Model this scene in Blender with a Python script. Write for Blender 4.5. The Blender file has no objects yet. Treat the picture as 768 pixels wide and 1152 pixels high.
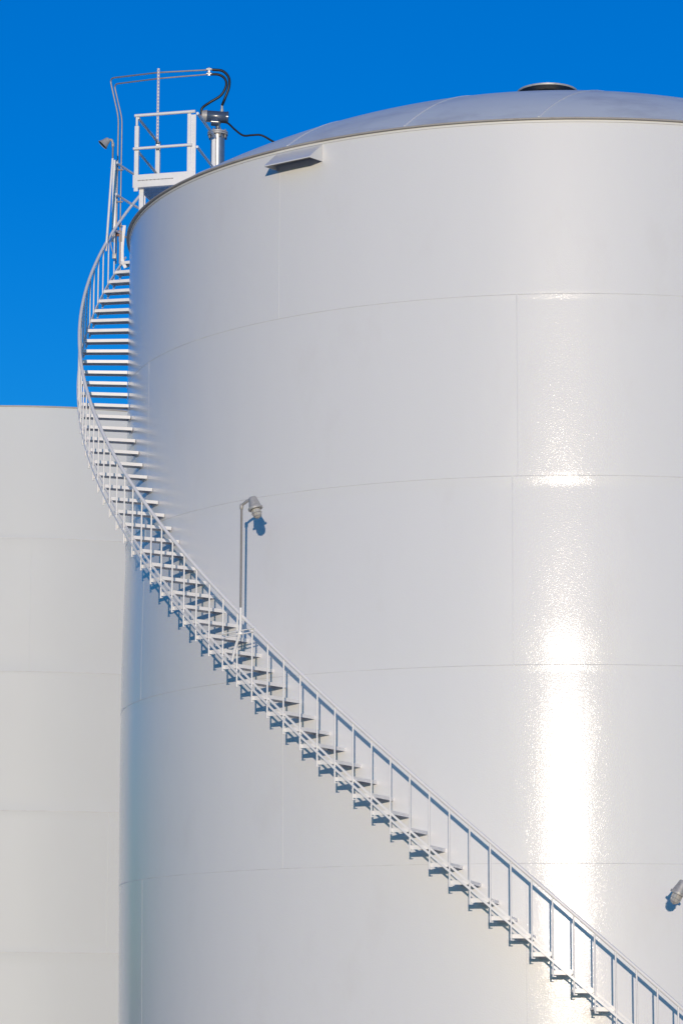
import bpy, bmesh, math, random
from mathutils import Vector, Matrix
random.seed(7)
R = math.radians
C = bpy.context.scene.collection
scene = bpy.context.scene

# ---------------------------------------------------------------- constants
TR = 6.363                       # tank radius
RIM = 13.66                      # shell top above ground
SEAMS = [11.313, 8.922, 6.483, 3.986, 1.5]
CAM = Vector((0.0, -43.79, 1.70))
SUN_AZ, SUN_EL = 2.4, 3.6        # degrees: azimuth to the right of the camera-tank axis, elevation
SR = 7.091                       # stair outer (rail) radius
ROOF_S = 12.0                    # roof sphere radius

def th(k):   return -0.75914 + 0.03575 * k
def zr(k):   return 8.155 - 0.21919 * k       # handrail centre height at post k
def pol(r, t, z): return Vector((r * math.sin(t), -r * math.cos(t), z))

# ---------------------------------------------------------------- materials
def new_mat(name):
    m = bpy.data.materials.new(name); m.use_nodes = True
    nt = m.node_tree; return m, nt, nt.nodes['Principled BSDF']
def N(nt, t, **kw):
    n = nt.nodes.new(t)
    for k, v in kw.items():
        if k in n.inputs: n.inputs[k].default_value = v
        else: setattr(n, k, v)
    return n
def L(nt, a, b): nt.links.new(a, b)

def paint(name, col, rough=.45, coat=0., coat_r=.15, spec=.5, diff_r=0., noise=.03, nscale=3., bumps=(), dirt=None, metal=0., stretch=None):
    m, nt, p = new_mat(name)
    tc = N(nt, 'ShaderNodeTexCoord')
    vec = tc.outputs['Object']
    mp = N(nt, 'ShaderNodeMapping'); L(nt, vec, mp.inputs['Vector'])
    if stretch: mp.inputs['Scale'].default_value = stretch
    nz = N(nt, 'ShaderNodeTexNoise', Scale=nscale, Detail=5., Roughness=.6); L(nt, mp.outputs[0], nz.inputs['Vector'])
    mr = N(nt, 'ShaderNodeMapRange'); L(nt, nz.outputs['Fac'], mr.inputs['Value'])
    mr.inputs['From Min'].default_value = .3; mr.inputs['From Max'].default_value = .7
    mr.inputs['To Min'].default_value = 1 - noise; mr.inputs['To Max'].default_value = 1 + noise
    mx = N(nt, 'ShaderNodeVectorMath', operation='SCALE'); mx.inputs[0].default_value = col
    L(nt, mr.outputs[0], mx.inputs['Scale'])
    out = mx.outputs[0]
    if dirt:
        dcol, dscale, lo, hi, dst = dirt
        m2 = N(nt, 'ShaderNodeMapping'); L(nt, vec, m2.inputs['Vector']); m2.inputs['Scale'].default_value = dst
        n2 = N(nt, 'ShaderNodeTexNoise', Scale=dscale, Detail=7., Roughness=.65); L(nt, m2.outputs[0], n2.inputs['Vector'])
        r2 = N(nt, 'ShaderNodeMapRange'); L(nt, n2.outputs['Fac'], r2.inputs['Value'])
        r2.inputs['From Min'].default_value = lo; r2.inputs['From Max'].default_value = hi
        mix = N(nt, 'ShaderNodeMix', data_type='RGBA')
        L(nt, r2.outputs[0], mix.inputs['Factor']); L(nt, out, mix.inputs['A']); mix.inputs['B'].default_value = (*dcol, 1)
        out = mix.outputs['Result']
    L(nt, out, p.inputs['Base Color'])
    p.inputs['Roughness'].default_value = rough; p.inputs['Metallic'].default_value = metal
    p.inputs['Specular IOR Level'].default_value = spec
    p.inputs['Diffuse Roughness'].default_value = diff_r
    if name.startswith('gloss'): p.inputs['Coat IOR'].default_value = 1.265
    p.inputs['Coat Weight'].default_value = coat; p.inputs['Coat Roughness'].default_value = coat_r
    prev = None
    for (sc, dist, st, det) in bumps:
        m3 = N(nt, 'ShaderNodeMapping'); L(nt, vec, m3.inputs['Vector']); m3.inputs['Scale'].default_value = st
        n3 = N(nt, 'ShaderNodeTexNoise', Scale=sc, Detail=det, Roughness=.5); L(nt, m3.outputs[0], n3.inputs['Vector'])
        b = N(nt, 'ShaderNodeBump', Distance=dist, Strength=1.); L(nt, n3.outputs['Fac'], b.inputs['Height'])
        if prev: L(nt, prev.outputs[0], b.inputs['Normal'])
        prev = b
    if prev:
        L(nt, prev.outputs[0], p.inputs['Coat Normal'])
        L(nt, prev.outputs[0], p.inputs['Normal'])
    return m

M = {}
M['shell'] = paint('gloss_white_tank_paint', (.80, .808, .81), rough=.42, spec=.4, coat=1., coat_r=.125, diff_r=.0, noise=.008, nscale=.7,
                   stretch=(1, 1, .35),
                   bumps=((.9, .005, (1, 1, .6), 1.), (3.0, .0025, (1, 1, .35), 1.), (82., .00105, (1, 1, .9), 1.)),
                   dirt=((.75, .745, .735), 1.0, .55, .9, (1.2, 1.2, .6)))
M['weld'] = paint('weld_line_shade', (.71, .715, .71), rough=.6, spec=.25, noise=.12, nscale=3.)  # greyer, duller than the shell: undercut shading along the welds put into the colour
M['roof'] = paint('roof_white_paint', (.86, .89, .85), rough=.5, coat=.5, coat_r=.28, noise=.03, nscale=.8, bumps=((.7, .02, (1, 1, 1), 2.),),
                  dirt=((.60, .59, .57), .9, .5, .8, (1, 1, 1)))
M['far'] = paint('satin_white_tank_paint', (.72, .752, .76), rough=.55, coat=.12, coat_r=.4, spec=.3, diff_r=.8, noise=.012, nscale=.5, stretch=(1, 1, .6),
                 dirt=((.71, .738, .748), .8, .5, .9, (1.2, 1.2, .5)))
M['steel'] = paint('white_painted_steel', (.90, .89, .87), rough=.4, coat=.2, coat_r=.25, noise=.04, nscale=6.,
                   dirt=((.6, .57, .52), 7., .68, .8, (1, 1, 1)))
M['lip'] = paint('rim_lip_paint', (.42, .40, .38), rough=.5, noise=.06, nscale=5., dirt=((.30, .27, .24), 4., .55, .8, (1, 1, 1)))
M['galv'] = paint('galvanised_steel', (.50, .50, .50), rough=.38, metal=.85, noise=.12, nscale=14.)
M['pipe'] = paint('weathered_conduit', (.50, .45, .42), rough=.45, metal=.5, noise=.1, nscale=12.)
M['dull'] = paint('dull_grey_pipe', (.27, .265, .26), rough=.55, metal=.2, noise=.1, nscale=12.)
M['cast'] = paint('grey_cast_aluminium', (.50, .49, .47), rough=.5, metal=.25, noise=.1, nscale=22., dirt=((.34, .32, .29), 18., .5, .75, (1, 1, 1)))
M['glass'] = paint('frosted_lamp_glass', (.55, .54, .51), rough=.12, coat=1., coat_r=.05, noise=.05)
M['dark'] = paint('dark_recess_metal', (.03, .03, .03), rough=.6, noise=.1)
M['hose'] = paint('black_rubber_hose', (.012, .012, .014), rough=.4, noise=.1)
M['blue'] = paint('blue_grey_enamel', (.06, .09, .15), rough=.3, coat=.6, coat_r=.15, noise=.06, nscale=20.)
M['red'] = paint('rust_red_paint', (.30, .09, .05), rough=.5, noise=.1, nscale=20.)
M['ground'] = paint('gravel_yard', (.27, .25, .22), rough=.9, noise=.25, nscale=2.5, dirt=((.17, .16, .14), .12, .45, .6, (1, 1, 1)),
                    bumps=((30., .02, (1, 1, 1), 4.),))
M['concrete'] = paint('concrete_ring', (.36, .35, .33), rough=.85, noise=.1, nscale=3.)

# ---------------------------------------------------------------- helpers
def link(name, bm, mat, parent=None, smooth=True, angle=50):
    me = bpy.data.meshes.new(name)
    bm.normal_update(); bm.to_mesh(me); bm.free()
    if mat: me.materials.append(mat)
    if smooth:
        for p in me.polygons: p.use_smooth = True
        me.set_sharp_from_angle(angle=R(angle))
    o = bpy.data.objects.new(name, me); C.objects.link(o)
    if parent:
        o.parent = parent
        if parent.type == 'EMPTY' or parent.parent:
            off = world_loc(parent)
            me.transform(Matrix.Translation(-off))
    return o
def world_loc(o):
    v = Vector((0, 0, 0))
    while o: v = v + o.location; o = o.parent
    return v
def thing(name, loc, label, cat, group=None):
    o = bpy.data.objects.new(name, None); C.objects.link(o); o.location = loc; o.empty_display_size = .2
    return tag(o, label, cat, group)
def tag(o, label=None, cat=None, group=None, kind=None):
    if label: o['label'] = label
    if cat: o['category'] = cat
    if group: o['group'] = group
    if kind: o['kind'] = kind
    return o
def label(o, s): o['label'] = s; return o

def box(bm, c, ex, ey, ez, sx, sy, sz, bev=0.):
    """box centred at c with unit axes ex, ey, ez and full sizes"""
    m = Matrix((( *(ex * sx),), (*(ey * sy),), (*(ez * sz),))).transposed().to_4x4(); m.translation = c
    r = bmesh.ops.create_cube(bm, size=1., matrix=m)
    if bev:
        es = list({e for v in r['verts'] for e in v.link_edges})
        bmesh.ops.bevel(bm, geom=es, offset=bev, segments=2, affect='EDGES', profile=.7)
def frame(d):
    d = d.normalized(); a = Vector((0, 0, 1)) if abs(d.z) < .95 else Vector((1, 0, 0))
    x = d.cross(a).normalized(); return x, x.cross(d).normalized(), d
def tube(bm, pts, r, seg=10, cap=True):
    pts = [Vector(p) for p in pts]; n = len(pts); rings = []
    up = None
    for i, p in enumerate(pts):
        d = (pts[min(i + 1, n - 1)] - pts[max(i - 1, 0)]).normalized()
        if up is None: up = frame(d)[0]
        x = (up - d * up.dot(d)).normalized(); y = d.cross(x); up = x
        rr = r[i] if isinstance(r, (list, tuple)) else r
        rings.append([bm.verts.new(p + x * rr * math.cos(2 * math.pi * j / seg) + y * rr * math.sin(2 * math.pi * j / seg)) for j in range(seg)])
    for a, b in zip(rings, rings[1:]):
        for j in range(seg): bm.faces.new((a[j], a[(j + 1) % seg], b[(j + 1) % seg], b[j]))
    if cap: bm.faces.new(rings[0][::-1]); bm.faces.new(rings[-1])
def bar(bm, pts, w, h, up=Vector((0, 0, 1))):
    """rectangular bar swept along pts: w sideways, h along up"""
    pts = [Vector(p) for p in pts]; n = len(pts); rings = []
    for i, p in enumerate(pts):
        d = (pts[min(i + 1, n - 1)] - pts[max(i - 1, 0)]).normalized()
        s = d.cross(up).normalized(); u = s.cross(d).normalized()
        rings.append([bm.verts.new(p + s * a * w / 2 + u * b * h / 2) for a, b in ((1, 1), (-1, 1), (-1, -1), (1, -1))])
    for a, b in zip(rings, rings[1:]):
        for j in range(4): bm.faces.new((a[j], a[(j + 1) % 4], b[(j + 1) % 4], b[j]))
    bm.faces.new(rings[0][::-1]); bm.faces.new(rings[-1])
def lathe(bm, base, axis, prof, seg=24):
    """prof = [(distance along axis, radius)]"""
    x, y, d = frame(axis); base = Vector(base); rings = []
    for s, r in prof:
        c = base + d * s
        rings.append([bm.verts.new(c + (x * math.cos(2 * math.pi * j / seg) + y * math.sin(2 * math.pi * j / seg)) * max(r, .0005)) for j in range(seg)])
    for a, b in zip(rings, rings[1:]):
        for j in range(seg): bm.faces.new((a[j], b[j], b[(j + 1) % seg], a[(j + 1) % seg]))
    bm.faces.new(rings[0]); bm.faces.new(rings[-1][::-1])
    bmesh.ops.recalc_face_normals(bm, faces=bm.faces[:])
def smooth_path(pts, sub=8):
    pts = [Vector(p) for p in pts]; out = []
    P = [pts[0] * 2 - pts[1]] + pts + [pts[-1] * 2 - pts[-2]]
    for i in range(1, len(P) - 2):
        for s in range(sub):
            t = s / sub; a, b, c, d = P[i - 1:i + 3]
            out.append(.5 * ((2 * b) + (c - a) * t + (2 * a - 5 * b + 4 * c - d) * t * t + (3 * b - a - 3 * c + d) * t ** 3))
    out.append(pts[-1]); return out
def fillet(pts, rad, n=6):
    pts = [Vector(p) for p in pts]; out = [pts[0]]
    for a, b, c in zip(pts, pts[1:], pts[2:]):
        u = (a - b).normalized(); v = (c - b).normalized()
        p0, p1 = b + u * rad, b + v * rad
        for i in range(n + 1):
            t = i / n; out.append(p0 * (1 - t) ** 2 + b * 2 * t * (1 - t) + p1 * t * t)
    out.append(pts[-1]); return out

# ---------------------------------------------------------------- setting
bm = bmesh.new()
g = 60; S = 1500.
vs = [[bm.verts.new((S * (2 * i / g - 1), S * (2 * j / g - 1), 0)) for i in range(g + 1)] for j in range(g + 1)]
for j in range(g):
    for i in range(g): bm.faces.new((vs[j][i], vs[j][i + 1], vs[j + 1][i + 1], vs[j + 1][i]))
tag(link('ground', bm, M['ground'], smooth=False), kind='structure')

# ---------------------------------------------------------------- tank shell
def slope_profile():
    """radial offset of the shell against height: every course is very slightly barrelled between welds"""
    zs, rs = [], []
    tops = [RIM] + SEAMS; bots = SEAMS + [0.]
    #  slopes (dr/dz*1000) along each course from its top (t=0) to its bottom (t=1)
    table = [
        [(0, 2), (.1, 0), (.9, 0), (1, -2)],
        [(0, 70), (.02, 55), (.035, 0), (.5, -2), (.9, 6), (1, 8)],
        [(0, 56), (.035, 44), (.07, -14), (.2, -26), (.5, -20), (.72, -14), (.84, 0), (.93, 14), (1, -8)],
        [(0, 36), (.02, 28), (.04, -12), (.15, -8), (.35, 8), (.8, 12), (1, 6)],
        [(0, 20), (.15, 12), (.8, 14), (1, 12)],
        [(0, 0), (1, 0)],
    ]
    r = 0.; prevs = 0
    for zt, zb, tb in zip(tops, bots, table):
        n = 110; h = zt - zb
        def sl(t):
            for (a, x), (b, y) in zip(tb, tb[1:]):
                if a <= t <= b: return x + (y - x) * (t - a) / (b - a)
            return tb[-1][1]
        r0 = r; tmp = []
        for i in range(n):
            t = (i + .5) / n
            tmp.append(sl(t))
        for i in range(n):
            zs.append(zt - h * i / n); rs.append(r)
            r -= tmp[i] / 1000. * h / n
        r += 0
    zs.append(0.); rs.append(r)
    return zs, rs
zs, rs = slope_profile()
base_r = dict(zip(zs, rs))
def shell_r(z):
    for i in range(len(zs) - 1):
        if zs[i] >= z >= zs[i + 1]:
            f = (zs[i] - z) / (zs[i] - zs[i + 1]); return TR + rs[i] + (rs[i + 1] - rs[i]) * f
    return TR
# add weld beads
rows = [(z, r) for z, r in zip(zs, rs) if all(abs(z - s) > .03 for s in SEAMS)]
rows.sort(key=lambda a: -a[0])

def shell_mesh(rows, radius, nseg=720, cx=0., cy=0.):
    bm = bmesh.new(); prev = None
    for z, dr in rows:
        ring = [bm.verts.new((cx + (radius + dr) * math.sin(2 * math.pi * j / nseg), cy - (radius + dr) * math.cos(2 * math.pi * j / nseg), z)) for j in range(nseg)]
        if prev:
            for j in range(nseg): bm.faces.new((prev[j], ring[j], ring[(j + 1) % nseg], prev[(j + 1) % nseg]))
        prev = ring
    return bm
def vbead(bm, t, z1, z0, rf, cx=0., cy=0., w=.009, h=.0022):
    """vertical weld bead on the shell"""
    n = 12; prev = None
    for i in range(n + 1):
        z = z1 + (z0 - z1) * i / n; r = rf(z); ring = []
        for a, hh in ((-w, -.002), (-w * .5, h * .8), (0, h), (w * .5, h * .8), (w, -.002)):
            p = pol(r + hh, t + a / r, z) + Vector((cx, cy, 0)); ring.append(bm.verts.new(p))
        if prev:
            for j in range(4): bm.faces.new((prev[j], ring[j], ring[j + 1], prev[j + 1]))
        prev = ring

tank = thing('storage_tank', (0, 0, 0), 'large glossy white cylindrical storage tank with domed roof and a stair winding round it', 'storage tank')
bm = shell_mesh(rows, TR)
course = [(RIM - .02, SEAMS[0], -34.98), (SEAMS[0], SEAMS[1], -64.07), (SEAMS[1], SEAMS[2], -4.72), (SEAMS[2], SEAMS[3], -33.74), (SEAMS[3], SEAMS[4], -63.46), (SEAMS[4], 0.02, -10.)]
plate = 62.
for z1, z0, t0 in course:
    for i in range(6):
        vbead(bm, R(t0 + i * 60.), z1, z0, shell_r)
shell = link('shell', bm, M['shell'], tank, angle=60)

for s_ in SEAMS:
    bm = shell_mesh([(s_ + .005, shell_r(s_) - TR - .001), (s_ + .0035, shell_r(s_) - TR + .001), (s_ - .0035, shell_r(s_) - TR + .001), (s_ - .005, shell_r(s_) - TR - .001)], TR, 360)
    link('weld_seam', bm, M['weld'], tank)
# roof: spherical cap with lap seams
zc = RIM - math.sqrt(ROOF_S ** 2 - (TR + .03) ** 2)
def roof_z(x, y): return zc + math.sqrt(max(ROOF_S ** 2 - x * x - y * y, 0))
bm = bmesh.new(); prev = None; ns = 256; nr = 40
for i in range(nr + 1):
    rr = (TR + .03) * (1 - i / nr) + .001
    z = zc + math.sqrt(ROOF_S ** 2 - rr * rr) + .012
    ring = [bm.verts.new(pol(rr, 2 * math.pi * j / ns, z)) for j in range(ns)]
    if prev:
        for j in range(ns): bm.faces.new((prev[j], prev[(j + 1) % ns], ring[(j + 1) % ns], ring[j]))
    prev = ring
roofo = link('roof', bm, M['roof'], tank)
bm = bmesh.new()
az = R(17); dx, dy = math.sin(az), math.cos(az); px_, py_ = math.cos(az), -math.sin(az)
off0 = (-.15) * px_ + (-6.35) * py_
for kk in range(-5, 6):
    off = off0 + kk * 1.78
    if abs(off) > TR - .2: continue
    half = math.sqrt((TR - .02) ** 2 - off * off); pts = []
    for i in range(41):
        s = -half + 2 * half * i / 40; x = px_ * off + dx * s; y = py_ * off + dy * s
        pts.append((x, y, roof_z(x, y) + .016))
    bar(bm, pts, .018, .006)
link('roof_seam', bm, M['steel'], tank)

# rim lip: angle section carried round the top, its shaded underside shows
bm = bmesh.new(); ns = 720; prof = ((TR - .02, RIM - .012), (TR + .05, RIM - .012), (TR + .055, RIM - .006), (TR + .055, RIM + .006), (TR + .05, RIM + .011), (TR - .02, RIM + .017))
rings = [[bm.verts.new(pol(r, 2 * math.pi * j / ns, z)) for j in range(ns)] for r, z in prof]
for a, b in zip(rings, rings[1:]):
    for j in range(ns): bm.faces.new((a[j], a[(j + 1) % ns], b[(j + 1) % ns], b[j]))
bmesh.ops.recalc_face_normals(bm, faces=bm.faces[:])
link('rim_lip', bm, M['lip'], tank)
bm = bmesh.new()
prev = None
prof = ((TR + .002, 1e-3), (TR + .012, 1e-3), (TR + .012, -.03), (TR + .002, -.03))
rings = [[bm.verts.new(pol(r, 2 * math.pi * j / ns, RIM - .013 + z)) for j in range(ns)] for r, z in prof]
for a, b in zip(rings, rings[1:]):
    for j in range(ns): bm.faces.new((a[j], a[(j + 1) % ns], b[(j + 1) % ns], b[j]))
bmesh.ops.recalc_face_normals(bm, faces=bm.faces[:])
link('rim_angle', bm, M['shell'], tank)
# concrete ring under the tank
bm = bmesh.new(); lathe(bm, (0, 0, .0), Vector((0, 0, 1)), ((0.004, TR + .5), (.15, TR + .5), (.16, TR + .02), (.16, 1.)), 96)
link('foundation_ring', bm, M['concrete'], tank)

# overflow / vent hood just under the rim
tl, tr_ = math.atan2(-3.683, 5.189), math.atan2(-3.036, 5.592)
hood_m = bmesh.new()
def hp(t, z, out=0.): return pol(TR + .004 + out, t, z)
tm = (tl + tr_) / 2; outd = pol(1, tm, 0)
n = 8; th_l = [tl + (tr_ - tl) * i / n for i in range(n + 1)]
zt_, zb_ = RIM - .045, 13.395
top = [hp(t, zt_) for t in th_l]
fr_l, fr_r = hp(tl, 13.375) + outd * .29, hp(tr_, 13.375) + outd * .29
front = [fr_l.lerp(fr_r, i / n) for i in range(n + 1)]
frontb = [p - Vector((0, 0, .012)) for p in front]
wallb = [hp(t, zb_ - .02) for t in th_l]
T = [hood_m.verts.new(p) for p in top]; F = [hood_m.verts.new(p) for p in front]; FB = [hood_m.verts.new(p) for p in frontb]; W = [hood_m.verts.new(p) for p in wallb]
for i in range(n):
    hood_m.faces.new((T[i], F[i], F[i + 1], T[i + 1])); hood_m.faces.new((F[i], FB[i], FB[i + 1], F[i + 1]))
hood_m.faces.new((T[0], W[0], FB[0], F[0])); hood_m.faces.new((T[n], F[n], FB[n], W[n]))
hood = link('vent_hood', hood_m, M['shell'], tank, smooth=False)
sm = hood.modifiers.new('thick', 'SOLIDIFY'); sm.thickness = .006; sm.offset = -1
bm = bmesh.new()
W = [bm.verts.new(hp(t, zb_ + .05, .003)) for t in th_l]; F = [bm.verts.new(p + Vector((0, 0, .012)) - outd * .02) for p in front]
for i in range(n): bm.faces.new((W[i], F[i], F[i + 1], W[i + 1]))
link('vent_screen', bm, M['lip'], hood, smooth=False)

# mushroom vent at the crown of the roof
vx, vy = -.04, 0.; zcap_ = 16.10
bm = bmesh.new(); lathe(bm, (vx, vy, roof_z(vx, vy) - .02), Vector((0, 0, 1)), ((0, .18), (zcap_ - roof_z(vx, vy), .18)), 32)
vent = link('roof_vent', bm, M['steel'], tank)
zcap = 16.10
bm = bmesh.new()
lathe(bm, (vx, vy, zcap), Vector((0, 0, 1)), ((0.0, .44), (-.004, .462), (.022, .465), (.04, .40), (.06, .20), (.065, .001)), 56)
label(link('vent_cap', bm, M['cast'], vent), 'shallow domed cap of the roof vent')
bm = bmesh.new(); lathe(bm, (vx, vy, zcap - .006), Vector((0, 0, 1)), ((-.001, .448), (.004, .45)), 56)
link('cap_underside', bm, M['dark'], vent)
bm = bmesh.new(); lathe(bm, (vx, vy, roof_z(vx, vy) + .55), Vector((0, 0, 1)), ((0, .20), (0.02, .23), (.04, .2)), 40)
link('vent_collar', bm, M['steel'], vent)

# ---------------------------------------------------------------- second tank
cx2, cy2 = -10.8, 17.2
t2 = thing('storage_tank', (cx2, cy2, 0), 'plain pale grey-white storage tank behind the stair at the left edge', 'storage tank')
rows2 = [(13.68, 0), (13.67, .0)]
for s in (11.15, 8.62, 6.02, 3.42, 1.2):
    for dz, dr in ((.02, 0), (.012, .002), (.004, .004), (-.004, .004), (-.012, .002), (-.02, 0)): rows2.append((s + dz, dr))
for i in range(30): rows2.append((13.5 - i * .45, 0))
rows2 = sorted([r for r in rows2 if r[0] > .1] + [(0, 0)], key=lambda a: -a[0])
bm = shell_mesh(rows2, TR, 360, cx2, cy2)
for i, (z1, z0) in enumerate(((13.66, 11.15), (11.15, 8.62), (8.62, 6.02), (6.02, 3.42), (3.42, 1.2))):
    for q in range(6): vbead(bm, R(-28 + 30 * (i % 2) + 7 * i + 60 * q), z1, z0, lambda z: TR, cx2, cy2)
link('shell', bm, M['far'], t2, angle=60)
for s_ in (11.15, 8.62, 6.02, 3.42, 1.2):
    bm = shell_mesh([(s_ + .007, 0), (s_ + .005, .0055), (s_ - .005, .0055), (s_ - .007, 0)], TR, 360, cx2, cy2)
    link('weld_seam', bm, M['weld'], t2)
bm = bmesh.new(); lathe(bm, (cx2, cy2, 12.9), Vector((0, 0, 1)), ((0, TR - .02), (.02, TR - .02), (.25, .3)), 96)
link('roof', bm, M['roof'], t2)
bm = bmesh.new()
prof = ((TR - .06, 13.672), (TR + .015, 13.672), (TR + .015, 13.70), (TR - .06, 13.70), (TR - .06, 13.672))
rings = [[bm.verts.new(pol(r, 2 * math.pi * j / 360, z) + Vector((cx2, cy2, 0))) for j in range(360)] for r, z in prof]
for a, b in zip(rings, rings[1:]):
    for j in range(360): bm.faces.new((a[j], a[(j + 1) % 360], b[(j + 1) % 360], b[j]))
bmesh.ops.recalc_face_normals(bm, faces=bm.faces[:])
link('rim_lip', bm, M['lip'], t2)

# ---------------------------------------------------------------- staircase
K0, K1 = -31, 32
stair = thing('spiral_staircase', pol(SR - .35, th(K1 + 1), 0), 'white steel staircase with open treads curving up round the glossy tank', 'staircase')
def copy_obj(o, parent, loc, rotz):
    c = o.copy(); C.objects.link(c); c.parent = parent; c.location = loc; c.rotation_euler = (0, 0, rotz); return c
def local_obj(name, bm, mat, angle=50):
    me = bpy.data.meshes.new(name); bm.normal_update(); bm.to_mesh(me); bm.free(); me.materials.append(mat)
    for p in me.polygons: p.use_smooth = True
    me.set_sharp_from_angle(angle=R(angle)); o = bpy.data.objects.new(name, me); C.objects.link(o); return o
X, Y, Z = Vector((1, 0, 0)), Vector((0, 1, 0)), Vector((0, 0, 1))
# tread in local frame: +x = towards lower end of the stair (nosing), -y = outward, origin on tank axis radius 0 -> we put origin at shell
W_ = SR - TR
bm = bmesh.new()
# plan: inner edge at y=-.006, outer at y=-(W_-.02); rear at x=-.125, nosing at x=+.125
d = .125; yo, yi = -(W_ - .022), -.006
box(bm, Vector((0, (yo + yi) / 2, -.003)), X, Y, Z, 2 * d, yi - yo, .006)
box(bm, Vector((d - .0025, (yo + yi) / 2, -.0255)), X, Y, Z, .005, yi - yo, .039)       # nosing flange
box(bm, Vector((-d + .0025, (yo + yi) / 2, -.0175)), X, Y, Z, .005, yi - yo - .002, .023)       # rear flange
box(bm, Vector((-.005, yo + .0025, -.030)), X, Y, Z, 2 * d - .03, .005, .046)           # end plate
box(bm, Vector((-.005, yi - .0035, -.030)), X, Y, Z, 2 * d - .03, .005, .046)           # wall cleat
tread0 = local_obj('tread', bm, M['steel'])
stair_mid = lambda k: th(k) + .03575 * .5
root_l = stair.location.copy()
first = True
for k in range(K0, K1 + 1):
    t = stair_mid(k); p = pol(TR, t, zr(k) - .905) - root_l
    if first: o = tread0; o.parent = stair; o.location = p; o.rotation_euler = (0, 0, t); first = False
    else: copy_obj(tread0, stair, p, t)
# posts: narrow angle bars from under the tread up to the handrail
bm = bmesh.new()
tube(bm, [(0, 0, -.985), (0, 0, -.012)], .0115, 8)
box(bm, Vector((.018, .004, -.979)), X, Y, Z, .04, .006, .012)
box(bm, Vector((0, .017, -.93)), X, Y, Z, .03, .012, .05)
post0 = local_obj('baluster', bm, M['steel'])
first = True
for k in range(K0 + 1, K1 + 1):
    t = th(k); p = pol(SR, t, zr(k)) - root_l
    if first: post0.parent = stair; post0.location = p; post0.rotation_euler = (0, 0, t); first = False
    else: copy_obj(post0, stair, p, t)
# handrail
bm = bmesh.new()
def helix(a, b, r, dz, n=6): 
    m = int((b - a) * n); return [pol(r, th(a + (b - a) * i / m), zr(a + (b - a) * i / m) + dz) for i in range(m + 1)]
tube(bm, helix(K0 - 2.5, K1 + .4, SR, 0), .0235, 12)
link('handrail', bm, M['steel'], stair)
for dz, rr, nm in ((-.795, SR + .016, 0), (-.725, SR - .018, 1)):
    bm = bmesh.new(); bar(bm, helix(K0 + .3, K1 + 1.2, rr, dz, 3), .012, .026, Vector((0, 0, 1)))
    link('stringer', bm, M['steel'], stair)
# inner stub: flat plate post carrying the guard at the stair head
bm = bmesh.new()
p0 = Vector((-6.79, 1.6, 14.0)); 
bar(bm, smooth_path([(-6.765, 1.84, 13.94), (-6.80, 1.84, 14.02), (-6.822, 1.84, 14.12), (-6.82, 1.84, 14.37), (-6.795, 1.84, 14.64)], 5), .02, .05, up=Vector((1, 0, 0)))
link('head_plate', bm, M['steel'], stair)

# ---------------------------------------------------------------- landing guard + platform
plat = thing('roof_platform', (-5.9, .4, 13.7), 'white railed steel access platform at the tank rim beside the stair head', 'platform')
a8 = R(7); e1 = Vector((math.cos(R(10)), -math.sin(R(10)), 0)); e2 = Vector((math.sin(R(8)), math.cos(R(8)), 0))
A = Vector((-6.335, -.2, 0)); B = A + e1 * .90; D = A + e2 * 1.22; E_ = D + e1 * .92
zt, zm, ztb, zbb = 15.80, 15.27, 14.86, 14.66
def vpost(bm, p, z0, z1, w, dp, ex=e1, ey=e2): box(bm, Vector((p.x, p.y, (z0 + z1) / 2)), ex, ey, Z, w, dp, z1 - z0, .004)
bm = bmesh.new(); box(bm, (A + B) / 2 + e2 * .0 + Z * ((ztb + zbb) / 2), e1, e2, Z, .98, .012, ztb - zbb, .003)
box(bm, (A + B) / 2 + e2 * .035 + Z * (zbb + .004), e1, e2, Z, .97, .065, .008)
box(bm, (A + D) / 2 + e1 * .0 + Z * (14.76), e1, e2, Z, .010, 1.2, .15, .003)
box(bm, (B + E_) / 2 + Z * (14.76), e1, e2, Z, .010, 1.2, .15, .003)
tb = link('toe_board', bm, M['steel'], plat)
# slotted row of drain holes in the toe board
bm = bmesh.new()
for i in range(26):
    c = A + e1 * (.05 + i * .022) - e2 * .0075 + Z * 14.765
    box(bm, c, e1, e2, Z, .012, .004, .012 + .004 * (i % 3 == 0))
link('drain_slot', bm, M['dark'], tb)
bm = bmesh.new()
nb = 30
for i in range(nb): box(bm, A + e1 * (.015 + .89 * (i + .5) / nb) + e2 * .6 + Z * 14.70, e1, e2, Z, .006, 1.15, .03)
for i in range(8): box(bm, A + e1 * .45 + e2 * (.05 + i * .155) + Z * 14.712, e1, e2, Z, .88, .008, .01)
link('grating', bm, M['galv'], plat)
def rail(bm, a, b, z0, z1=None, r=.022): tube(bm, [a + Z * z0, b + Z * (z1 or z0)], r, 10)
bm = bmesh.new(); vpost(bm, A + e1 * .01 - e2 * .0, 14.60, 15.64, .065, .010); vpost(bm, A + e1 * .0375 + e2 * .03, 14.66, 15.64, .008, .055); 
tube(bm, [A + e1 * .01 + Z * 15.64, A + e1 * .01 + Z * 15.78], .02, 10); link('railing_post', bm, M['steel'], plat)
bm = bmesh.new(); vpost(bm, B + e1 * -.05, 14.66, 15.78, .055, .010); vpost(bm, B + e1 * .02 + e2 * .015, 14.66, 15.76, .07, .010); vpost(bm, B + e1 * -.018 + e2 * .03, 14.66, 15.76, .008, .05); link('railing_post', bm, M['steel'], plat)
bm = bmesh.new(); vpost(bm, D, 14.66, 15.76, .07, .010); vpost(bm, D + e1 * .03 + e2 * .03, 14.66, 15.76, .008, .06); link('railing_post', bm, M['steel'], plat)
bm = bmesh.new(); vpost(bm, E_, 14.66, 15.76, .06, .010); link('railing_post', bm, M['steel'], plat)
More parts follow.
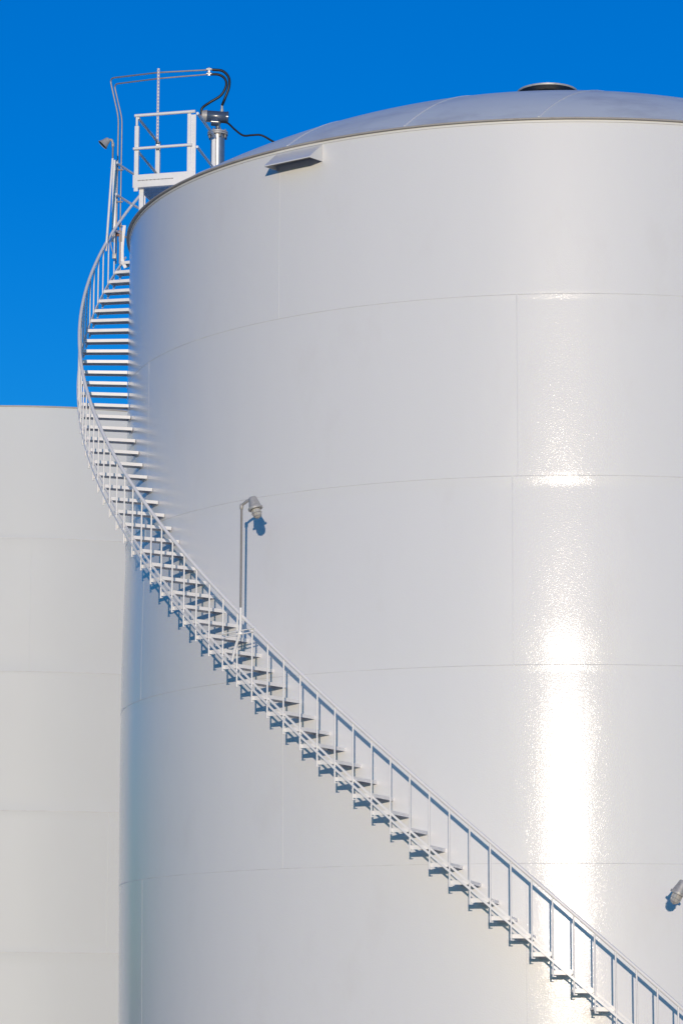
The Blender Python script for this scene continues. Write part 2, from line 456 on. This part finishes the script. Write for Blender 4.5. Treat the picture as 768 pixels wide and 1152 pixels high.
bm = bmesh.new(); tube(bm, [A - e1 * .02 + Z * 15.80 - e2 * .018, B + e1 * .05 + Z * 15.80 - e2 * .018], .024, 12); link('top_rail', bm, M['steel'], plat)
bm = bmesh.new(); tube(bm, [A - e1 * .03 + Z * 15.27 - e2 * .03, B + e1 * .0 + Z * 15.27 - e2 * .03], .022, 12); link('mid_rail', bm, M['steel'], plat)
for (a, b) in ((A, D), (B + e1 * .05, E_ + e1 * .03)):
    bm = bmesh.new(); rail(bm, a + e1 * .03, b - e1 * .01, 15.77); link('top_rail', bm, M['steel'], plat)
    bm = bmesh.new(); rail(bm, a + e1 * .03, b - e1 * .01, 15.24, r=.020); link('mid_rail', bm, M['steel'], plat)
for p in (A + e1 * .07 + e2 * .12, A + e1 * .85 + e2 * .12, D + e1 * .1 - e2 * .1, E_ - e1 * .05 - e2 * .1):
    bm = bmesh.new(); zz = roof_z(p.x, p.y); vpost(bm, p, min(zz, 13.7) - .02, 14.67, .07, .05)
    link('platform_leg', bm, M['steel'], plat)
# curved landing outside the rim with its guard rails
land = plat
tA, tB = R(-103.2), R(-121)
def arc(r, z, t0=tA, t1=tB, n=24): return [pol(r, t0 + (t1 - t0) * i / n, z) for i in range(n + 1)]
bm = bmesh.new()
for ring in range(1):
    n = 20; top = []; 
    for i in range(n):
        t0 = R(-107.5) + (tB - R(-107.5)) * i / n; t1 = R(-107.5) + (tB - R(-107.5)) * (i + 1) / n
        vv = [bm.verts.new(p) for p in (pol(TR + .06, t0, 14.44), pol(SR, t0, 14.44), pol(SR, t1, 14.44), pol(TR + .06, t1, 14.44))]
        bm.faces.new(vv)
        vv2 = [bm.verts.new(p) for p in (pol(SR, t0, 14.44), pol(SR, t1, 14.44), pol(SR, t1, 14.50), pol(SR, t0, 14.50))]; bm.faces.new(vv2)
bmesh.ops.remove_doubles(bm, verts=bm.verts[:], dist=.0005)
lo = link('landing_plate', bm, M['steel'], land)
md = lo.modifiers.new('thick', 'SOLIDIFY'); md.thickness = .01
for z, nm, r in ((15.62, 'top_rail', .02), (15.10, 'mid_rail', .02), (14.50, 'landing_edge', .018)):
    bm = bmesh.new(); tube(bm, arc(SR, z), r, 10); link(nm, bm, M['steel'], land)
bm = bmesh.new(); ga = pol(SR, tA, 0) + Vector((-.05, .12, 0)); box(bm, Vector((ga.x, ga.y, 15.02)), X, Y, Z, .06, .01, 1.36, .003)
box(bm, Vector((ga.x + .027, ga.y + .02, 15.02)), X, Y, Z, .008, .045, 1.36); link('railing_post', bm, M['steel'], land)
for tt in (-111.5, -120):
    ga2 = pol(SR, R(tt), 0); bm = bmesh.new(); box(bm, Vector((ga2.x, ga2.y, 15.0)), X, Y, Z, .055, .02, 1.22, .003); link('railing_post', bm, M['steel'], land)
for tt in (-109, -120):
    bm = bmesh.new(); tube(bm, [pol(TR + .01, R(tt), 13.45), pol(SR - .03, R(tt), 14.43)], .025, 8)
    link('landing_brace', bm, M['steel'], land)

# ---------------------------------------------------------------- lamps
def lamp(head_pos, axis, pole_top, arm_mid, s, lab, pole_pts, base_pts=None, cage=True):
    t = thing('stair_lamp', Vector(pole_pts[0]), lab, 'lamp', 'lamps on poles along the staircase')
    bm = bmesh.new(); tube(bm, fillet(pole_pts, .12, 6) if len(pole_pts) > 2 else pole_pts, .0145, 12); link('pole', bm, M['dull'], t)
    if base_pts:
        bm = bmesh.new(); tube(bm, fillet(base_pts, .10, 6) if len(base_pts) > 2 else base_pts, .019, 12)
        label(link('pole_socket', bm, M['steel'], t), 'white lower section of the lamp pole')
    ax = Vector(axis).normalized(); hp_ = Vector(head_pos)
    bm = bmesh.new()
    pt = Vector(pole_top)
    lathe(bm, pt - Z * .05, Z, ((0, .02), (.005, .024), (.06, .024), (.075, .015)), 16)
    tube(bm, smooth_path([pt + Z * .0, Vector(arm_mid), hp_ + ax * .01], 6), [.018] * 4 + [.02] * 9, 12)
    link('arm', bm, M['cast'], t)
    bm = bmesh.new()
    if not cage:
        lathe(bm, hp_ - ax * .01 * s, ax, ((0, .02 * s), (.004 * s, .045 * s), (.03 * s, .055 * s), (.09 * s, .07 * s), (.15 * s, .098 * s), (.155 * s, .103 * s), (.16 * s, .10 * s), (.14 * s, .09 * s), (.07 * s, .055 * s)), 32)
        link('lamp_hood', bm, M['cast'], t)
        bm = bmesh.new(); lathe(bm, hp_ + ax * .128 * s, ax, ((0, .06 * s), (.012 * s, .084 * s), (.014 * s, .084 * s)), 28); link('lamp_mouth', bm, M['dark'], t)
        return t
    lathe(bm, hp_ - ax * .012 * s, ax, ((0, .02 * s), (.004 * s, .042 * s), (.02 * s, .05 * s), (.05 * s, .056 * s), (.11 * s, .072 * s), (.135 * s, .078 * s), (.137 * s, .088 * s), (.15 * s, .090 * s), (.163 * s, .088 * s), (.165 * s, .07 * s), (.15 * s, .06 * s)), 32)
    h = link('lamp_housing', bm, M['cast'], t)
    x, y, d_ = frame(ax)
    for j in range(8):
        bm = bmesh.new(); a = 2 * math.pi * j / 8; rd = x * math.cos(a) + y * math.sin(a)
        box(bm, hp_ + ax * .138 * s + rd * .088 * s, rd, d_.cross(rd), d_, .010 * s, .014 * s, .026 * s, .002)
        link('housing_lug', bm, M['cast'], h)
    bm = bmesh.new()
    lathe(bm, hp_ + ax * .145 * s, ax, ((0, .05 * s), (.05 * s, .05 * s), (.085 * s, .043 * s), (.108 * s, .026 * s), (.116 * s, .002)), 24)
    link('lamp_glass', bm, M['glass'], t)
    if cage:
        bm = bmesh.new()
        for j in range(6):
            a = 2 * math.pi * j / 6; rd = x * math.cos(a) + y * math.sin(a)
            tube(bm, smooth_path([hp_ + ax * .145 * s + rd * .062 * s, hp_ + ax * .20 * s + rd * .061 * s, hp_ + ax * .245 * s + rd * .045 * s, hp_ + ax * .268 * s], 4), .0035, 6)
        for zz, rr in ((.20, .062), (.24, .048)):
            pts = [hp_ + ax * zz * s + (x * math.cos(q * math.pi / 12) + y * math.sin(q * math.pi / 12)) * rr * s for q in range(25)]
            tube(bm, pts, .003, 6, cap=False)
        link('guard_cage', bm, M['cast'], t)
    return t
lamp((-3.895, -5.985, 8.735), (.27, -.10, -.93), (-4.047, -5.875, 8.655), (-3.97, -5.935, 8.70), 1.08,
     'grey caged lamp on tall slim pole above the middle of the stair',
     [(-4.047, -5.875, 7.30), (-4.047, -5.875, 8.64)],
     [(-4.16, -5.80, 6.62), (-4.12, -5.83, 6.80), (-4.047, -5.875, 6.98), (-4.047, -5.875, 7.31)])
lamp((1.54, -7.02, 3.72), (-.42, .05, -.86), (1.765, -6.93, 3.60), (1.68, -6.98, 3.73), 1.12,
     'grey caged lamp low at the right edge, tilted left in front of the shell',
     [(1.765, -6.93, 2.2), (1.765, -6.93, 3.60)],
     [(1.70, -6.95, 1.0), (1.72, -6.94, 1.3), (1.765, -6.93, 1.5), (1.765, -6.93, 2.21)])
lamp((-6.975, 1.17, 15.865), (-.62, -.10, -.66), (-6.905, 1.2, 15.80), (-6.925, 1.19, 15.86), .88,
     'small dark lamp on leaning pole at the stair head, left of the platform',
     [(-6.905, 1.2, 15.50), (-6.905, 1.2, 15.79)],
     [(-6.985, 1.2, 14.05), (-6.905, 1.2, 15.56)], cage=False)
# cross bracket of the middle lamp on the stair
bm = bmesh.new()
for dz in (0, .045): tube(bm, [(-4.30, -5.75, 6.93 + dz * 1.2), (-3.86, -5.98, 6.985 + dz)], .009, 8)
box(bm, Vector((-4.05, -5.872, 6.975)), X, Y, Z, .05, .045, .03, .004)
tag(link('pole_bracket', bm, M['steel']), 'small white double bar bracket clamping the middle lamp pole to the handrail', 'bracket')

# ---------------------------------------------------------------- conduits, strut, hoses, gauge
def solo(name, bm, mat, lab, cat, group=None):
    return tag(link(name, bm, mat), lab, cat, group)
bm = bmesh.new()
tube(bm, fillet([(-6.9157, 1.8, 14.0), (-6.9157, 1.8, 16.4274), (-7.0674, 1.8, 17.0905), (-6.17, 1.0, 17.00 - .10), (-5.286, .9, 16.895)], .11, 8), .0125, 10)
solo('conduit', bm, M['pipe'], 'outer thin metal conduit, the higher of two bent over the platform', 'conduit', 'thin conduits bent over the platform')
bm = bmesh.new()
tube(bm, fillet([(-6.8574, 1.8, 14.0), (-6.8574, 1.8, 16.4073), (-6.997, 1.8, 16.99), (-6.17, 1.0, 16.80), (-5.356, .9, 16.82)], .10, 8), .0115, 10)
solo('conduit', bm, M['pipe'], 'inner thin metal conduit, the lower of two bent over the platform', 'conduit', 'thin conduits bent over the platform')
for z, lab in ((15.55, 'upper dark clamp on the two conduits above the platform rail level'), (15.02, 'dark clamp on the conduits between the guard rails'), (14.62, 'dark clamp on the conduits beside the handrail')):
    bm = bmesh.new(); box(bm, Vector((-6.8916, 1.785, z)), X, Y, Z, .15, .022, .018, .003)
    for x_ in (-6.9157, -6.8574): lathe(bm, (x_, 1.8, z - .02), Z, ((0, .017), (.04, .017)), 12)
    solo('conduit_clamp', bm, M['dull'], lab, 'clamp', 'clamps holding the conduits')
# perforated strut
sc = Vector((-6.165, .98, 0)); z0, z1 = 15.66, 16.955
bm = bmesh.new()
for s in (-1, 1): box(bm, Vector((sc.x + s * .015, sc.y, (z0 + z1) / 2)), X, Y, Z, .004, .03, z1 - z0)
nz = 24
for s in (-1, 1): box(bm, Vector((sc.x + s * .0105, sc.y + .013, (z0 + z1) / 2)), X, Y, Z, .009, .003, z1 - z0)
for i in range(nz + 1): box(bm, Vector((sc.x, sc.y + .013, z0 + (z1 - z0) * i / nz)), X, Y, Z, .027, .0028, .02)
solo('perforated_strut', bm, M['pipe'], 'upright slotted metal channel carrying the conduits behind the platform rail', 'strut')
bm = bmesh.new(); box(bm, Vector((-6.15, .93, 15.66)), X, Y, Z, .075, .06, .07, .012); tube(bm, [(-6.15, .90, 15.66), (-6.15, .86, 15.66)], .018, 10); lathe(bm, (-6.12, .93, 15.60), Z, ((0, .012), (.14, .012)), 10)
solo('strut_clamp', bm, M['galv'], 'shiny metal clamp at the foot of the slotted strut', 'clamp')
bm = bmesh.new(); box(bm, Vector((-5.352, .885, 16.86)), X, Y, Z, .035, .02, .13, .003)
for z in (16.90, 16.825): lathe(bm, (-5.39, .89, z), X, ((0, .022), (.08, .022)), 12)
solo('conduit_clamp', bm, M['galv'], 'small metal clamp joining both conduits near the hoses', 'clamp', 'clamps holding the conduits')
# junction boxes at the stair head
bm = bmesh.new(); box(bm, Vector((-6.905, 1.80, 14.50)), X, Y, Z, .08, .06, .09, .01); lathe(bm, (-6.905, 1.77, 14.50), -Y, ((0, .03), (.015, .03)), 16)
solo('junction_box', bm, M['red'], 'small rust red junction box on the conduits behind the handrail', 'junction box', 'junction boxes at the stair head')
bm = bmesh.new(); box(bm, Vector((-6.855, 1.84, 14.46)), X, Y, Z, .05, .06, .18, .008)
solo('junction_box', bm, M['dull'], 'narrow dark junction box beside the red one at the stair head', 'junction box', 'junction boxes at the stair head')
bm = bmesh.new(); box(bm, Vector((-6.89, 1.45, 14.03)), X, Y, Z, .06, .05, .08, .008); tube(bm, smooth_path([(-6.89, 1.45, 14.03), (-6.93, 1.45, 14.15), (-6.95, 1.45, 14.28), (-6.90, 1.5, 14.40)], 6), .008, 8)
solo('junction_box', bm, M['cast'], 'pale cast junction box just above the top treads', 'junction box', 'junction boxes at the stair head')

# radar level gauge on its nozzle
gx, gy = -5.215, 1.0
gz = roof_z(gx, gy)
gauge = thing('level_gauge', (gx, gy, gz), 'blue grey level gauge on a shiny upright pipe just behind the platform', 'gauge')
bm = bmesh.new(); lathe(bm, (gx, gy, gz - .03), Z, ((0, .14), (.03, .14), (.03, .112), (15.88 - gz, .112)), 40); nz_ = link('nozzle_pipe', bm, M['galv'], gauge)
bm = bmesh.new(); lathe(bm, (gx, gy, gz + .5), Z, ((0, .118), (.02, .118)), 40); link('pipe_band', bm, M['galv'], gauge)
bm = bmesh.new(); lathe(bm, (gx, gy, 15.845), Z, ((0, .16), (.022, .16)), 40); lathe(bm, (gx, gy, 15.874), Z, ((0, .16), (.024, .16)), 40); fl = link('flange', bm, M['cast'], gauge)
for j in range(8):
    a = 2 * math.pi * (j + .5) / 8; bm = bmesh.new(); lathe(bm, (gx + .135 * math.cos(a), gy + .135 * math.sin(a), 15.79), Z, ((0, .016), (.05, .016), (.05, .011), (.115, .011), (.115, .016), (.135, .016)), 8)
    link('flange_bolt', bm, M['dull'], fl)
bm = bmesh.new(); lathe(bm, (gx, gy, 15.895), Z, ((0, .06), (.03, .055), (.05, .04), (.12, .036), (.16, .055), (.18, .055)), 24); link('neck', bm, M['galv'], gauge)
bd = Vector((1, .10, -.06)).normalized(); bc = Vector((gx - .175, gy - .03, 16.155))
bm = bmesh.new(); lathe(bm, bc, bd, ((0, .085), (.01, .092), (.30, .092), (.31, .085)), 32); body = link('gauge_body', bm, M['blue'], gauge)
bm = bmesh.new(); lathe(bm, bc - bd * .085, bd, ((0, .055), (.012, .084), (.075, .098), (.09, .098)), 32); label(link('end_cap', bm, M['cast'], gauge), 'pale round screw cap at the left end')
bm = bmesh.new(); lathe(bm, bc + bd * .31, bd, ((0, .098), (.03, .098), (.04, .06)), 32); link('end_cap', bm, M['blue'], gauge)
bm = bmesh.new(); lathe(bm, bc + bd * .07 - Z * .10 - Y * .03, bd, ((0, .045), (.005, .06), (.12, .06), (.125, .045)), 20); link('terminal_box', bm, M['blue'], gauge)
bm = bmesh.new(); lathe(bm, bc + Vector((-.11, -.02, -.0)), bd, ((0, .03), (.03, .03)), 12); label(link('cable_gland', bm, M['red'], gauge), 'reddish cable gland at the left end of the gauge')
bm = bmesh.new(); lathe(bm, (-5.15, .98, 16.20), Z, ((0, .026), (.07, .026), (.07, .018), (.15, .018)), 12); link('cable_gland', bm, M['cast'], gauge)

bm = bmesh.new(); tube(bm, smooth_path([(-5.30, .9, 16.895), (-5.14, .9, 16.87), (-5.04, .9, 16.76), (-5.035, .9, 16.60), (-5.10, .92, 16.42), (-5.145, .96, 16.33)], 8), .0215, 10)
solo('flexible_hose', bm, M['hose'], 'black flexible hose arching right and down to the top of the gauge', 'hose', 'black hoses feeding the gauge')
bm = bmesh.new(); tube(bm, smooth_path([(-5.36, .9, 16.82), (-5.20, .9, 16.81), (-5.10, .9, 16.74), (-5.08, .9, 16.62), (-5.16, .9, 16.47), (-5.33, .9, 16.36), (-5.45, .92, 16.28), (-5.47, .93, 16.20), (-5.445, .95, 16.14)], 8), .0205, 10)
solo('flexible_hose', bm, M['hose'], 'black flexible hose bending back left to the end cap of the gauge', 'hose', 'black hoses feeding the gauge')
P = [(-5.16, .95, 16.05), (-5.05, .93, 16.02), (-4.93, .9, 15.90), (-4.80, .88, 15.80), (-4.66, .86, 15.795), (-4.52, .85, 15.79), (-4.36, .84, 15.70), (-4.1, .8, 15.50), (-3.7, .7, roof_z(-3.7, .7) + .03), (-3.0, .5, roof_z(-3.0, .5) + .03)]
bm = bmesh.new(); tube(bm, smooth_path(P, 6), .016, 10)
solo('cable', bm, M['hose'], 'thin black cable drooping right from the gauge onto the roof', 'cable')

# ---------------------------------------------------------------- light
w = bpy.data.worlds.new('World'); scene.world = w; w.use_nodes = True; nt = w.node_tree
bg = nt.nodes['Background']
sky = nt.nodes.new('ShaderNodeTexSky'); sky.sky_type = 'NISHITA'; sky.sun_disc = False
sky.sun_elevation = R(SUN_EL); 
sd = Vector((math.sin(R(SUN_AZ)) * math.cos(R(SUN_EL)), -math.cos(R(SUN_AZ)) * math.cos(R(SUN_EL)), math.sin(R(SUN_EL))))  # towards the sun
# Nishita: rotation 0 puts the sun at +Y, positive turns clockwise seen from above
sky.sun_rotation = math.atan2(sd.x, sd.y)
sky.air_density = 1.; sky.dust_density = .3; sky.ozone_density = 3.2
hsv = nt.nodes.new('ShaderNodeHueSaturation'); hsv.inputs['Saturation'].default_value = 1.3; hsv.inputs['Value'].default_value = 1.
nt.links.new(sky.outputs[0], hsv.inputs['Color']); tint = nt.nodes.new('ShaderNodeVectorMath'); tint.operation = 'MULTIPLY'; tint.inputs[1].default_value = (.30, 1.19, 1.88)
nt.links.new(hsv.outputs[0], tint.inputs[0]); nt.links.new(tint.outputs[0], bg.inputs['Color'])
bg.inputs['Strength'].default_value = .15
sl = bpy.data.lights.new('sun', 'SUN'); sl.energy = 2.4; sl.angle = R(.53); sl.color = (1., .83, .665)
so = bpy.data.objects.new('sun', sl); C.objects.link(so); so.rotation_euler = sd.to_track_quat('Z', 'Y').to_euler()
so.location = (0, -20, 30)

# ---------------------------------------------------------------- camera
cam = bpy.data.cameras.new('camera'); co = bpy.data.objects.new('camera', cam); C.objects.link(co)
Rt = Vector((0.99742904, 0.07157321, 0.00354787)); U = Vector((0.00922322, -0.17731495, 0.98411094)); F = Vector((-0.07106507, 0.98154811, 0.17751921))
m = Matrix((Rt, U, -F)).transposed().to_4x4(); m.translation = CAM
co.matrix_world = m
cam.sensor_fit = 'HORIZONTAL'; cam.sensor_width = 36.; cam.lens = 3349.54 / 768 * 36
cam.clip_start = .5; cam.clip_end = 6000
scene.camera = co
scene.render.engine = 'CYCLES'
vs_ = scene.view_settings; vs_.view_transform = 'Standard'; vs_.look = 'None'; vs_.exposure = 0.; vs_.gamma = 1.
